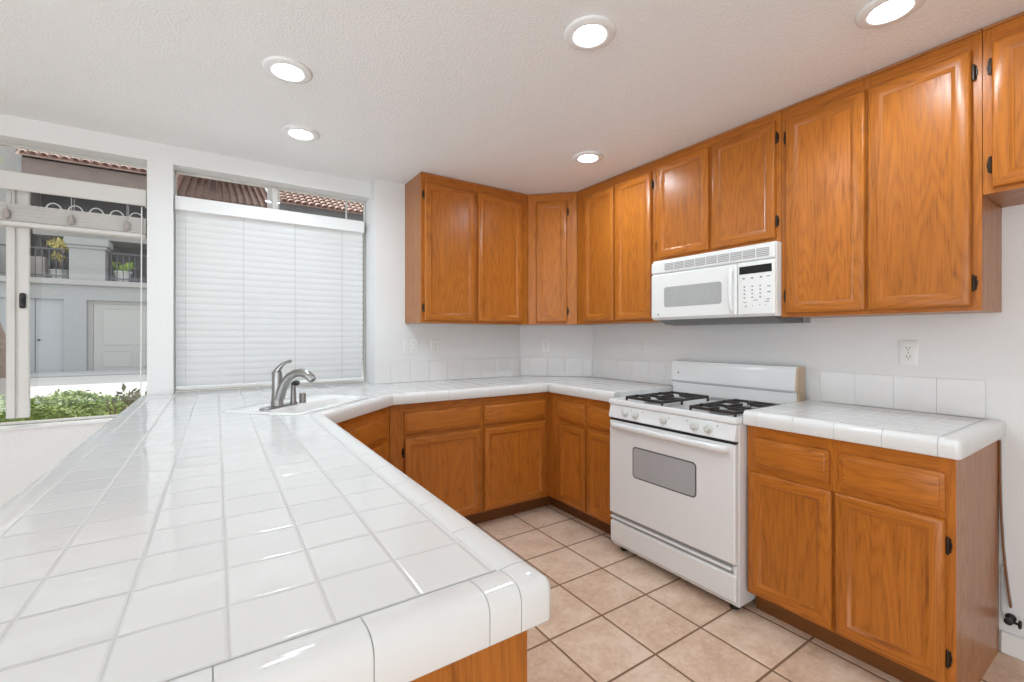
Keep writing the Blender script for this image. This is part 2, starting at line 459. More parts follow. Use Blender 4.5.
def drawer(t, T, a0, a1, z0, z1, name='drawer_front'):
    m = MB(T); m.loft_rect(a0, a1, z0, z1, [(0, .001), (0, .010), (.002, .0125), (.011, .0145), (.014, .0185), (.018, .020)], True)
    return m.build(name, 'oak', t)
def face_frame(t, T, a0, a1, z0, z1, stiles, rails, top, bottom):
    """stiles: list of (a0,a1); rails: list of (z0,z1) across the whole width"""
    m = MB(T)
    for s0, s1 in stiles: m.box(s0, s1, -.018, 0, z0, z1)
    e = sorted(stiles)
    for (p, q), (r_, s_) in zip(e, e[1:]):
        for z_0, z_1 in rails: m.box(q, r_, -.018, 0, z_0, z_1, g=0)
    return m.build('face_frame', 'oak', t, smooth=0, weld=False)

def wall_cabinet(label, O, A, N, a0, a1, z0, doors, stiles, depth=.308, poly=None, group='oak wall cabinets', dz=(.016, .068)):
    T = frame(O, A, N); c = T(Vector(((a0 + a1) / 2, 0, z0)))
    t = thing('wall_cabinet', label, 'cabinet', c, group); top = H - .002
    m = MB() if poly else MB(T)
    if poly: m.prism(poly, z0 + .002, top)
    else: m.box(a0, a1, -depth, -.0185, z0 + .002, top)
    m.build('carcass', 'oak_side', t, smooth=0)
    face_frame(t, T, a0, a1, z0, top, stiles, [(z0, z0 + .04), (top - .085, top)], 0, 0)
    m = MB(T); m.box(a0, a1, .0003, .007, top - .011, top, g=0, b=.002); m.build('scribe_molding', 'oak_side', t)
    for d0, d1, hg in doors: door(t, T, d0, d1, z0 + dz[0], H - dz[1], hg)
    return t
R_O, R_A, R_N = (XU, 0, 0), (0, 1, 0), (-1, 0, 0)
B_O, B_A, B_N = (0, YU, 0), (1, 0, 0), (0, -1, 0)
wall_cabinet('two-door oak wall cabinet on the back wall, its bare side facing the blind', B_O, B_A, B_N, 1.156, 2.044, ZU,
             [(1.178, 1.569, 0), (1.592, 1.982, None)], [(1.156, 1.196), (1.562, 1.600), (1.972, 2.044)])
dg = Vector((XU - 2.046, 2.606 - YU, 0)).normalized()
wall_cabinet('narrow one-door oak wall cabinet set diagonally across the corner', (2.046, YU, 0), dg, (dg.y, -dg.x, 0), .0015, .3805, ZU,
             [(.066, .306, 1)], [(.0015, .075), (.298, .3805)],
             poly=[(2.0465 + .0185 * .7, YU + .0185 * .72), (XU + .0185 * .7, 2.607 + .0185 * .72), (XW - .003, 2.607 + .0185 * .72), (XW - .003, 2.750), (2.176, YW - .003), (2.0465 + .0185 * .7, YW - .003)])
wall_cabinet('tall two-door oak wall cabinet between diagonal corner cabinet and microwave', R_O, R_A, R_N, 1.869, 2.604, ZU,
             [(1.890, 2.196, 0), (2.215, 2.518, None)], [(1.869, 1.900), (2.190, 2.222), (2.510, 2.604)])
wall_cabinet('short two-door oak cabinet directly above the white microwave', R_O, R_A, R_N, 1.110, 1.867, 1.733,
             [(1.133, 1.473, 0), (1.492, 1.846, 1)], [(1.110, 1.145), (1.465, 1.50), (1.838, 1.867)], dz=(.018, .05))
wall_cabinet('tall two-door oak wall cabinet right of the microwave, above the short worktop', R_O, R_A, R_N, .417, 1.108, ZU,
             [(.442, .755, 0), (.764, 1.083, 1)], [(.417, .452), (.745, .775), (1.073, 1.108)])
wall_cabinet('short oak cabinet hung high at the far right edge, cut off by the photo', R_O, R_A, R_N, -.46, .415, 1.778,
             [(-.02, .390, 1), (-.44, -.03, 0)], [(-.46, -.43), (-.05, 0), (.380, .415)])

def base_cabinet(label, O, A, N, a0, a1, doors, drawers, stiles, depth, kick0=None, kick1=None, body=None, loc=None):
    T = frame(O, A, N); c = T(Vector(((a0 + a1) / 2, 0, 0)))
    t = thing('base_cabinet', label, 'cabinet', c, 'oak base cabinets')
    k0 = a0 if kick0 is None else kick0; k1 = a1 if kick1 is None else kick1
    m = MB() if body else MB(T)
    if body: m.prism(body, .1, ZB - .001)
    else: m.box(a0, a1, -depth, -.0185, .1, ZB - .001)
    m.build('carcass', 'oak_side', t, smooth=0)
    face_frame(t, T, a0, a1, .1, ZB - .001, stiles, [(.1, .132), (.640, .695), (ZB - .056, ZB - .001)], 0, 0)
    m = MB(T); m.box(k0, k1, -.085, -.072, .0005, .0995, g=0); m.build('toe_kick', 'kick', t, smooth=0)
    for d in doors: door(t, T, d[0], d[1], .112, .657, d[2], d[3] if len(d) > 3 else None)
    for d in drawers: drawer(t, T, d[0], d[1], .682, .812)
    return t, T
t, T = base_cabinet('freestanding-ended oak base cabinet under the short worktop right of the stove', (XB, 0, 0), (0, 1, 0), (-1, 0, 0), .424, 1.114,
             [(.447, .764, 0), (.774, 1.100, None)], [(.448, .751), (.784, 1.086)], [(.424, .462), (.742, .796), (1.076, 1.114)], .598, kick0=.432)
m = MB(T); m.box(.424, .437, -.598, -.0195, 0.0005, .0995); m.build('end_panel', 'oak_side', t, smooth=0)
# the loose scribe strip curling away from the end of this cabinet at the wall
m = MB(); st = [(.846, .0), (.70, .001), (.55, .004), (.42, .010), (.30, .019), (.24, .025), (.195, .030)]
rs = []
for z, o in st: rs.append([(XW - .022, .4228 - o, z), (XW - .003, .4228 - o, z), (XW - .003, .4178 - o, z), (XW - .022, .4178 - o, z)])
m.rings(rs); m.build('loose_scribe_strip', 'kick', t)  # darker oak puts the strip's shade into its colour
t, T = base_cabinet('oak base cabinet between the inside corner and the left side of the stove', (XB, 0, 0), (0, 1, 0), (-1, 0, 0), 1.908, YB - .0005,
             [(1.925, 2.160, None), (2.184, 2.460, None)], [(1.925, 2.160), (2.184, 2.458)], [(1.908, 1.935), (2.15, 2.194), (2.45, YB - .0005)], .598, kick1=YB + .07)
t, T = base_cabinet('oak base cabinet with two wide doors on the back run under the outlets', (0, YB, 0), (1, 0, 0), (0, -1, 0), .845, XB - .0005,
             [(.932, 1.451, 0), (1.477, 1.985, None)], [(.932, 1.451), (1.477, 1.985)], [(.845, .942), (1.441, 1.487), (1.975, XB - .0005)], .590, kick0=.81, kick1=XB + .07)
q = math.sqrt(.5); L = (.843 - .372) / q; YD = YB - (.843 - .372)
t, T = base_cabinet('angled oak sink cabinet crossing the corner below the faucet', (.372, YD, 0), (1, 1, 0), (q, -q, 0), .002, L - .002,
             [(.05, L / 2 - .01, None), (L / 2 + .01, L - .05, None)], [(.05, L - .05)], [(.002, .06), (L / 2 - .02, L / 2 + .02), (L - .06, L - .002)], .3,
             kick0=.09, kick1=L + .02,
             body=[(.372 - .014, YD + .03), (.828, YB + .016), (.828, YW - .006), (-.138, YW - .006), (-.138, YD + .03)])
XP, YP = .372, .522
t, T = base_cabinet('oak peninsula cabinet under the big tiled counter, its plain end panel facing the viewer', (XP, 0, 0), (0, 1, 0), (1, 0, 0), YP + .019, YD - .006,
             [(YP + .045, 1.04, None), (1.06, 1.58, None), (1.60, 2.045, None)], [(YP + .045, 1.04), (1.06, 1.58), (1.60, 2.045)],
             [(YP + .019, YP + .055), (1.03, 1.07), (1.57, 1.61), (2.04, YD - .006)], .50)
m = MB(); m.box(-.138, XP, YP, YP + .0185, .0005, ZB - .001, b=.002); m.build('end_panel', 'oak', t)

# ------------------------------------------------------------------ tiled worktops
PROF = [(.003, .8655), (0, .869), (0, .908), (.0018, .9165), (.0065, .9235), (.014, .9278), (.028, .9297), (.044, .9285), (.054, .9272), (.0592, .9255), (.0592, .8655)]
GPROF = [(.006, .8665), (.0025, .870), (.0025, .906), (.0042, .9145), (.0085, .9210), (.0155, .9255), (.029, .9276), (.044, .9262), (.056, .9250), (.0600, .9245), (.0600, .8665)]
def edge_run(path, rounded, cuts, prof, mb, gap, pitch=.147):
    """lay rounded trim tiles along a polyline; the outside is on the right of the walking direction"""
    P = [Vector(p) for p in path]; n = len(P)
    tan = [(P[i + 1] - P[i]).normalized() for i in range(n - 1)]
    nor = [Vector((-t.y, t.x)) for t in tan]
    R = .013
    def straight(i, s): return lambda o: P[i] + tan[i] * s + nor[i] * o
    def corner(i, g):                     # mitre at vertex i, nudged along the segment by g
        mt = (nor[i - 1] + nor[i]) / (1 + nor[i - 1].dot(nor[i]))
        return mt
    def emit_piece(stations):
        rs = [[tuple(st(o)) + (z,) for o, z in prof] for st in stations]
        mb.rings(rs)
    for i in range(n - 1):
        Ln = (P[i + 1] - P[i]).length
        a = .056 if i in rounded else 0.0; b = .056 if (i + 1) in rounded else 0.0
        if gap == 0: seg = [(a, Ln - b)]
        else:
            ks = sorted(x for x in cuts.get(i, [k * pitch for k in range(1, 40)]) if a + .02 < x < Ln - b - .02)
            e = [a] + ks + [Ln - b]; seg = list(zip(e, e[1:]))
        for s0, s1 in seg:
            sts = []
            if s0 == 0 and i > 0:
                mt = corner(i, 0); sts.append(lambda o, mt=mt, i=i: P[i] + tan[i] * (gap / 2) + mt * o)
            else: sts.append(straight(i, s0 + gap / 2))
            if s1 == Ln and i < n - 2:
                mt = corner(i + 1, 0); sts.append(lambda o, mt=mt, i=i: P[i + 1] - tan[i] * (gap / 2) + mt * o)
            else: sts.append(straight(i, s1 - gap / 2))
            emit_piece(sts)
    for c in rounded:                     # quarter-round outside corner tiles
        t0, t1, n0, n1 = tan[c - 1], tan[c], nor[c - 1], nor[c]
        C = P[c] + (n0 + n1) * R; Ln = (P[c] - P[c - 1]).length
        sts = [straight(c - 1, Ln - .056 + gap / 2)]
        for k in range(7):
            a = k / 6 * pi / 2; d = -(n0 * cos(a) + n1 * sin(a))
            sts.append(lambda o, d=d: C + d * (R - o) if o < R else P[c] + (n0 + n1) * o)
        sts.append(straight(c, .056 - gap / 2)); emit_piece(sts)

def worktop(label, loc, path, rounded, cuts, field, hole=None):
    t = thing('worktop', label, 'counter', loc)
    m = MB(); m.prism(field, .8655, ZC, holes=[hole] if hole else []); m.build('tile_field', 'tile', t, smooth=0)
    m = MB(); edge_run(path, rounded, cuts, PROF, m, .0016); e = m.build('edge_trim', 'trim', t, smooth=50)
    m = MB(); edge_run(path, rounded, cuts, GPROF, m, 0); m.build('grout', 'grout', e, smooth=50)
    return t
# sink rectangle, in (along, back) coordinates of the angled corner
def sk(p, w): return ((p - w) / 2, (p + w) / 2)                    # p = x + y, w = y - x
S_P0, S_P1, S_W0, S_W1 = 2.37, 3.24, 1.79, 2.36
def skrect(p0, p1, w0, w1, r, n=5): return [sk(*c) for c in rrect(p0, p1, w0, w1, r, n)]
path = [(-.365, 3.288), (-.365, .492), (.396, .492), (.396, 2.087), (.855, 2.546), (1.990, 2.546), (1.990, 1.906)]
field = [(-.305, .5515), (.3365, .5515), (.3365, 2.1117), (.8303, 2.6055), (2.0495, 2.6055), (2.0495, 1.906), (2.6280, 1.906), (2.6280, 2.754), (2.1795, 3.1800),
         (.9345, 3.1800), (.9345, YG - .012), (-.2125, YG - .012), (-.2125, 3.2885), (-.305, 3.2885)]
cuts = {0: [2.791 - .056 - .147 * k for k in range(19)], 1: [.656 - .147 * k for k in range(5)], 2: [.056 + .149 * k for k in range(1, 12)],
        3: [.10 + .147 * k for k in range(5)], 4: [.06 + .1475 * k for k in range(8)], 5: [.05 + .147 * k for k in range(5)]}
cuts[1] = sorted(cuts[1] + [.7])
top = worktop('long white tiled worktop: peninsula, sink corner and back run in one piece', (0, 2.0, .866), path, [1, 2], cuts, field,
              skrect(S_P0 + .05, S_P1 - .05, S_W0 + .05, S_W1 - .04, .05))
def splash(parent, O, A, N, a0, a1, k0):
    T = frame(O, A, N); m = MB(T); a = a0; e = [a0]
    x = a0 + k0
    while x < a1 - .02: e.append(x); x += .1495
    e.append(a1)
    for p, r in zip(e, e[1:]): m.box(p + .0004, r - .0004, .0008, .0085, ZC + .0015, 1.082, b=.0013)
    return m.build('backsplash', 'splash', parent)
splash(top, (0, YW, 0), (1, 0, 0), (0, -1, 0), .937, 2.174, .11)
dd = Vector((.45, -.427, 0)); splash(top, (2.18, YW, 0), dd, (dd.y, -dd.x, 0), .008, dd.length - .008, .08)
splash(top, (XW, 0, 0), (0, 1, 0), (-1, 0, 0), 1.93, 2.749, .09)
path = [(1.990, 1.1165), (1.990, .405), (2.6265, .405)]
field = [(2.0500, .4650), (2.6280, .4650), (2.6280, 1.1165), (2.0500, 1.1165)]
right = worktop('short white tiled worktop right of the stove, ending before the bare wall', (2.3, .76, .866), path, [1],
                {0: [.6555 - .1495 * k for k in range(1, 5)], 1: [.10 + .147 * k for k in range(5)]}, field)
splash(right, (XW, 0, 0), (0, 1, 0), (-1, 0, 0), .461, 1.061, .1495)

# ------------------------------------------------------------------ sink and faucet
sx, sy = sk((S_P0 + S_P1) / 2, (S_W0 + S_W1) / 2)
t = thing('sink', 'white corner sink sunk into the tiled worktop behind the faucet', 'sink', (sx, sy, ZC))
m = MB()
def ring(p0, p1, w0, w1, r, z): return [(x, y, z) for x, y in skrect(p0, p1, w0, w1, r)]
bw0, bw1 = S_W0 + .065, S_W1 - .32
m.rings([ring(S_P0, S_P1, S_W0, S_W1, .06, ZC + .0008), ring(S_P0 + .003, S_P1 - .003, S_W0 + .003, S_W1 - .003, .058, ZC + .0055), ring(S_P0 + .018, S_P1 - .018, S_W0 + .018, S_W1 - .018, .05, ZC + .0080),
         ring(S_P0 + .045, S_P1 - .045, bw0 - .02, bw1 + .02, .05, ZC + .0072), ring(S_P0 + .058, S_P1 - .058, bw0 - .004, bw1 + .004, .045, ZC + .001), ring(S_P0 + .066, S_P1 - .066, bw0, bw1, .04, ZC - .02),
         ring(S_P0 + .085, S_P1 - .085, bw0 + .015, bw1 - .015, .035, ZC - .052)], cap0=False)
m.build('basin', 'porcelain', t, smooth=60)
fd = Vector((q, -q, 0)); fa = Vector((q, q, 0)); ZS = ZC + .0084
FB = Vector((.241, 2.350, ZS))
t = thing('faucet', 'brushed nickel single-lever faucet with arched spout standing by the sink', 'faucet', FB)
fT = frame((FB.x, FB.y, 0), fa, fd)
m = MB(fT)
pl = [(-.125 + .02, 0)]; poly = rrect(-.105, .122, -.026, .026, .0255, 6)
m.rings([[(x, y, ZS + .0003) for x, y in poly], [(x, y, ZS + .004) for x, y in poly], [(x * .97, y * .9, ZS + .0065) for x, y in poly]]); m.build('deck_plate', 'steel', t)
m = MB(fT)
pr = [(.0, .030, .024), (.03, .027, .022), (.07, .0245, .0205), (.11, .0235, .020), (.140, .0235, .0195), (.158, .021, .017), (.164, .012, .010)]
m.rings([[(.0 + b * cos(2 * pi * k / 20), -.006 + a * sin(2 * pi * k / 20), ZS + .006 + z) for k in range(20)] for z, a, b in pr]); m.build('body', 'steel', t)
m = MB(fT)
sp = [(0, .004, .035), (0, .016, .075), (0, .034, .112), (0, .060, .142), (0, .090, .158), (0, .122, .162), (0, .150, .154), (0, .172, .138), (0, .182, .128)]
m.tube([(0, y, ZS + z) for _, y, z in sp], [.023, .0215, .0200, .0185, .0180, .0185, .0195, .0190, .0160], 14); s_ = m.build('spout', 'steel', t, smooth=60)
m = MB(fT); m.tube([(0, .181, ZS + .129), (0, .184, ZS + .1255)], [.012, .0115], 12); m.build('aerator', 'steel_dark', s_)
m = MB(fT)
m.tube([(0, -.016, ZS + .150), (0, .002, ZS + .178), (0, .022, ZS + .198), (0, .044, ZS + .209), (0, .058, ZS + .2125)], [.0185, .0135, .0085, .0062, .0058], 12, squash=.9)
m.tube([(0, .056, ZS + .212), (0, .062, ZS + .2135), (0, .068, ZS + .2145)], [.0068, .0078, .006], 12); m.build('lever', 'steel', t, smooth=60)
SB = FB + Vector((.068, .034, 0))
t = thing('side_sprayer', 'small nickel side sprayer with dark head, just right of the faucet', 'sprayer', SB + Vector((0, 0, .0068)))
m = MB(frame((SB.x, SB.y, 0), fa, fd)); m.lathe((0, 0, ZS + .007), [(.017, 0), (.016, .006), (.0135, .012), (.0125, .045), (.0105, .078), (.0115, .088), (.006, .092)], n=18); m.build('handle', 'steel', t)
m = MB(frame((SB.x, SB.y, 0), fa, fd)); m.tube([(0, -.006, ZS + .098), (0, .006, ZS + .103), (0, .020, ZS + .105), (0, .028, ZS + .104)], [.009, .0125, .0135, .011], 14); m.build('spray_head', 'steel_dark', t, smooth=60)
AB = (.358, 2.438, ZS)
m = MB(); m.lathe(AB, [(.0170, 0), (.0170, .004), (.0160, .006), (.0160, .043), (.0145, .047), (.006, .048)], n=22)
AC = m.build('air_gap_cap', 'steel'); tag(AC, 'short nickel air gap cylinder on the sink deck, right of the sprayer', 'air gap cap')

# ------------------------------------------------------------------ gas stove
SY0, SY1 = 1.1225, 1.8985; SF = 1.940
t = thing('gas_stove', 'white freestanding gas stove between the two worktops', 'stove', (2.27, (SY0 + SY1) / 2, 0))
m = MB(); m.box(1.972, 2.600, SY0, SY1, .035, .868, b=.003); m.build('body', 'enamel', t)
m = MB(); rs = []                                              # cooktop pan, rolled edge
for (ins, z) in [(0.004, .868), (0, .872), (0, .890), (.003, .896), (.008, .898), (.020, .898), (.028, .892), (.034, .890)]:
    rs.append([(1.943 + ins, SY0 - .002 + ins, z), (2.530 - ins * .3, SY0 - .002 + ins, z), (2.530 - ins * .3, SY1 + .002 - ins, z), (1.943 + ins, SY1 + .002 - ins, z)])
m.rings(rs); m.build('cooktop', 'enamel', t)
m = MB()                                                       # sloped control panel
pf = [(1.9715, .790), (1.9425, .790), (1.938, .794), (1.952, .862), (1.956, .8665), (1.9715, .8665)]
m.rings([[(x, SY0 + .002, z) for x, z in pf], [(x, SY1 - .002, z) for x, z in pf]]); cp = m.build('control_panel', 'enamel', t)
ax = Vector((-.979, 0, .2016)); u_ = Vector((0, 1, 0)); w_ = ax.cross(u_)
for ky in (1.772, 1.699, 1.513, 1.331, 1.257):
    kc = Vector((1.9448, ky, .8265)); m = MB()
    m.lathe(kc, [(.021, 0.0005), (.0215, .003), (.0205, .007), (.0150, .009), (.0140, .011)], (u_, w_, ax), 24)
    m.lathe(kc, [(.0150, .009), (.0145, .020), (.0125, .0225), (.004, .023)], (u_, w_, ax), 20)
    kn = m.build('knob', 'knob', t)
    m = MB(); a0 = kc + ax * .021
    for sgn in (1,):
        e1 = w_ * .0125; e2 = u_ * .0035; h1 = ax * .006
        pts = [a0 - e1 - e2, a0 + e1 - e2, a0 + e1 + e2, a0 - e1 + e2]
        m.rings([pts, [p + h1 - (p - a0) * .15 for p in pts]])
    m.build('grip', 'knob', kn)
for ky, kz in ((1.800, .842), (1.735, .846), (1.655, .848), (1.482, .842), (1.375, .846), (1.215, .848)):
    m = MB(); c = Vector((1.9378 + (kz - .794) * .2059, ky, kz)); m.lathe(c + ax * .0002, [(.0035, 0), (.0035, .0006)], (u_, w_, ax), 10); m.build('panel_mark', 'print', cp)
m = MB(); m.box(1.950, 1.9718, SY0 + .006, SY1 - .006, .776, .7895); m.build('gap_shade', 'black', t)  # black strip stands in for the shade inside the gap above the door
m = MB(); m.box(SF, 1.9695, SY0 + .004, SY1 - .003, .232, .7745, b=.007); dr = m.build('oven_door', 'enamel', t)
m = MB()
def plate(poly, x0, x1, mat=0): m.rings([[(x0, a, b) for a, b in poly], [(x1, a, b) for a, b in poly]], mat=mat)
plate(rrect(1.318, 1.716, .478, .652, .022), SF - .0012, SF + .002); m.build('window_border', 'border', dr)
m = MB(); plate(rrect(1.325, 1.709, .485, .645, .018), SF - .0022, SF - .0013); m.build('oven_window', 'ovenglass', dr)
m = MB(); hs = []                                              # full-width handle with swept ends
for a, o in [(0, .002), (.012, .020), (.035, .034), (.08, .040), (.5, .042), (.92, .040), (.965, .034), (.988, .020), (1, .002)]:
    y = SY0 + .022 + a * (SY1 - SY0 - .044); x = SF - o
    hs.append([(x + .022 if o > .02 else SF + .001, y, .768), (x + .006, y, .7675), (x, y, .760), (x + .001, y, .744), (x + .010, y, .735), (x + .024 if o > .02 else SF + .001, y, .733)])
m.rings(hs); m.build('door_handle', 'enamel', dr, smooth=50)
m = MB(); m.box(SF + .006, 1.9715, SY0 + .004, SY1 - .003, .058, .184, b=.008); m.box(SF + .014, 1.9715, SY0 + .004, SY0 + .02, .17, .224, b=.004)
m.box(SF + .022, 1.9715, SY0 + .012, SY1 - .010, .18, .224); dw = m.build('storage_drawer', 'enamel', t)
m = MB(); m.box(SF + .004, SF + .0215, SY0 + .024, SY1 - .004, .198, .2125, b=.005); m.build('drawer_pull', 'enamel', dw)
m = MB(); m.box(SF + .0195, SF + .0219, SY0 + .024, SY1 - .006, .184, .1975); m.box(SF + .0195, SF + .0219, SY0 + .024, SY1 - .006, .2130, .224); m.build('shadow_gap', 'grey_plastic', dw)
for fx in (2.02, 2.55):
    for fy in (SY0 + .05, SY1 - .05):
        m = MB(); m.lathe((fx, fy, .0004), [(.022, 0), (.022, .012), (.012, .014), (.012, .035)], n=14); m.build('foot', 'black', t)
m = MB()                                                       # backguard: lower riser and a bulged upper panel
pf = [(2.600, .869), (2.5305, .869), (2.5305, .968), (2.5250, .974), (2.5150, .980), (2.5130, .990), (2.5230, 1.090), (2.532, 1.104), (2.600, 1.106)]
m.rings([[(x, SY0 + .012, z) for x, z in pf], [(x, SY1 - .004, z) for x, z in pf]]); bgd = m.build('backguard', 'enamel', t)
m = MB(); pf2 = [(2.600, .8985), (2.5340, .8985), (2.5340, .964), (2.5170, .978), (2.5150, .988), (2.5250, 1.090), (2.532, 1.104), (2.600, 1.1065)]
for y0, y1 in ((SY0 + .001, SY0 + .0118),): m.rings([[(x, y0, z) for x, z in pf2], [(x, y1, z) for x, z in pf2]])
m.build('end_cap', 'beige', bgd)
m = MB(); m.box(2.5285, 2.5304, SY0 + .03, SY1 - .03, .9655, .9695); m.build('seam', 'grey_plastic', bgd)
m = MB(); m.lathe((2.5190, 1.842, 1.030), [(.006, 0), (.006, -.004)], 'X', 14); m.build('badge', 'print', bgd)
m = MB()
for k in range(13): m.box(2.468 - .0, 2.498, 1.425 + k * .0135, 1.433 + k * .0135, .8915, .8985)
m.box(2.462, 2.466, 1.42, 1.60, .8912, .8985); m.box(2.500, 2.504, 1.42, 1.60, .8912, .8985); m.build('oven_vent', 'grey_plastic', t)
for gy0, gy1 in ((1.540, 1.785), (1.140, 1.370)):
    gx0, gx1 = 1.895, 2.375; gm = (gx0 + gx1) / 2; gy = (gy0 + gy1) / 2; zt = .922; b_ = .0075
    m = MB()
    def bar(p, r, w=.0065, h=.013, z=zt):
        p, r = Vector(p), Vector(r); d = (r - p).normalized(); s = Vector((-d.y, d.x)) * w
        A_ = [p - s, p + s, r + s, r - s]; m.prism([(a.x, a.y) for a in A_], z - h, z)
    gx0 = 1.968
    for y in (gy0, gy1): bar((gx0, y), (gx1, y))
    for x in (gx0, gm, gx1): bar((x, gy0), (x, gy1))
    for cx in ((gx0 + gm) / 2, (gm + gx1) / 2):
        for dx, dy in ((1, 0), (-1, 0), (0, 1), (0, -1)):
            ex = cx + dx * (gx1 - gx0) / 4; ey = gy + dy * (gy1 - gy0) / 2
            bar((ex, ey), (cx + dx * .030, gy + dy * .030), .006, .014, zt + .004)
    for x in (gx0, gm, gx1):
        for y in (gy0, gy1): m.lathe((x, y, .8903), [(.007, 0), (.006, zt - .8903 - .006)], n=8)
    m.build('burner_grate', 'iron', t, weld=False)
    for cx in ((gx0 + gm) / 2, (gm + gx1) / 2):
        m = MB(); m.lathe((cx, gy, .8903), [(.052, 0), (.052, .003), (.040, .0035), (.034, .010), (.030, .0105), (.030, .0155), (.022, .0175), (.004, .018)], n=24); m.build('burner', 'under', t)

# ------------------------------------------------------------------ microwave
MY0, MY1, MX = 1.1095, 1.8480, 2.252
t = thing('microwave', 'white over-range microwave hung under the short oak cabinet', 'microwave', (2.44, 1.474, 1.36))
m = MB(); m.box(MX + .022, XW - .004, MY0, MY1, 1.3655, 1.7305, b=.003); m.build('body', 'plastic', t)
m = MB(); m.box(MX + .004, MX + .0218, MY0, MY1, 1.648, 1.716, b=.006); tv = m.build('top_vent', 'plastic', t)
m = MB(); k = 9; w_g = (MY1 - MY0 - .12) / k
for i in range(k):
    y0 = MY0 + .022 + i * w_g; m.box(MX + .0015, MX + .0042, y0 + .004, y0 + w_g - .004, 1.662, 1.703, mat=0)
    for j in range(4): m.box(MX + .0003, MX + .0016, y0 + .005, y0 + w_g - .005, 1.6675 + j * .0092, 1.6700 + j * .0092, mat=1)
m.build('vent_grille', ['grey_plastic', 'plastic'], tv, smooth=0, weld=False)
m = MB(); m.box(MX, MX + .0218, 1.2985, MY1, 1.372, 1.643, b=.009); dr = m.build('microwave_door', 'plastic', t)
m = MB(); plate(rrect(1.380, 1.748, 1.440, 1.560, .016), MX - .0008, MX + .002); m.build('door_window', 'micglass', dr)
m = MB(); m.tube([(MX + .001, 1.322, 1.396), (MX - .012, 1.322, 1.408), (MX - .018, 1.322, 1.45), (MX - .019, 1.322, 1.505), (MX - .018, 1.322, 1.56), (MX - .012, 1.322, 1.606), (MX + .001, 1.322, 1.618)], [.012, .0115, .0105, .0105, .0105, .0115, .012], 12); m.build('door_handle', 'plastic', dr, smooth=60)
m = MB(); m.lathe((MX - .0001, 1.792, 1.398), [(.006, 0), (.006, -.0012)], 'X', 14); m.build('badge', 'print', dr)
m = MB(); m.box(MX + .002, MX + .0218, MY0, 1.2955, 1.372, 1.643, b=.007); pn = m.build('keypad_panel', 'plastic', t)
m = MB(); m.box(MX + .0006, MX + .004, MY0 + .012, 1.284, 1.582, 1.622, b=.001); m.build('display', 'display', pn)
marks = []
for r in range(4):
    for c in range(3): marks.append((1.257 - c * .040, 1.5175 - r * .0185, .004, .0035))
for c in range(3): marks.append((1.261 - c * .044, 1.560, .006, .004))
marks += [(1.138, 1.561, .008, .0022), (1.135, 1.512, .008, .0022), (1.135, 1.484, .008, .003), (1.138, 1.448, .008, .0022)]
marks += [(1.255, 1.438, .008, .0018), (1.20, 1.447, .011, .0018), (1.145, 1.437, .010, .0018), (1.25, 1.418, .004, .003), (1.215, 1.42, .002, .002), (1.18, 1.421, .002, .002), (1.15, 1.421, .002, .002)]
for y, z, hw, hh in marks:
    m = MB(); m.box(MX + .0012, MX + .003, y - hw, y + hw, z - hh, z + hh); m.build('key_mark', 'print', pn, smooth=0)
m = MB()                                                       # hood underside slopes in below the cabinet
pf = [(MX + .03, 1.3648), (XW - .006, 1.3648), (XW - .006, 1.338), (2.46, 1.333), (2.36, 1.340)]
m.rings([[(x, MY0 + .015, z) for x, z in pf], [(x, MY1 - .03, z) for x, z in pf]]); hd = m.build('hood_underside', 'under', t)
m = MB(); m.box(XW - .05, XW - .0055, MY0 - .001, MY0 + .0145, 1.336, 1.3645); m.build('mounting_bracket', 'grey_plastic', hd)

# ------------------------------------------------------------------ outlets and switch
def plate_cover(label, cat, O, A, N, a, z, w, kind, group=None, name='outlet'):
    T = frame(O, A, N); c = T(Vector((a, 0, z)))
    t = thing(name, label, cat, c, group)
    m = MB(T); m.rings([[(a + x, n, z + y) for x, y in rrect(-w / 2 + i, w / 2 - i, -.058 + i, .058 - i, .004, 3)] for i, n in ((0, .0006), (0, .004), (.0025, .0062))])
    pl = m.build('cover_plate', 'plastic', t)
    if kind == 'outlet':
        for dz in (.0195, -.0195):
            m = MB(T); m.rings([[(a + x, n, z + dz + y) for x, y in rrect(-.0165, .0165, -.014, .014, .009, 4)] for n in (.006, .0078)])
            rc = m.build('receptacle', 'plastic', t)
            m = MB(T)
            for dx in (-.006, .006): m.box(a + dx - .0012, a + dx + .0012, .0074, .0083, z + dz - .001, z + dz + .0075)
            m.lathe(tuple((a, .0075, z + dz - .0075)), [(.0023, 0), (.0023, .0008)], 'Y', 8); m.build('slots', 'slot', rc)
        m = MB(T); m.lathe((a, .006, z), [(.003, 0), (.003, .001)], 'Y', 10); m.build('screw', 'steel', t)
    else:
        for dx in (-.023, .023):
            m = MB(T); m.box(a + dx - .005, a + dx + .005, .0055, .0072, z - .012, z + .012, b=.001); m.box(a + dx - .0035, a + dx + .0035, .007, .016, z + .001, z + .009, b=.0015); m.build('toggle', 'plastic', t)
            for dz in (.03, -.03): m = MB(T); m.lathe((a + dx, .006, z + dz), [(.003, 0), (.003, .001)], 'Y', 10); m.build('screw', 'print', t)
plate_cover('white double light switch on the back wall, left of the outlet', 'light switch', (0, YW, 0), (1, 0, 0), (0, -1, 0), 1.203, 1.192, .115, 'switch', name='light_switch')
plate_cover('white wall outlet on the back wall, right of the double switch', 'outlet', (0, YW, 0), (1, 0, 0), (0, -1, 0), 1.395, 1.186, .071, 'outlet', 'wall outlets')
plate_cover('white wall outlet on the angled corner wall', 'outlet', (2.18, YW, 0), dd, (dd.y, -dd.x, 0), .225, 1.186, .071, 'outlet', 'wall outlets')
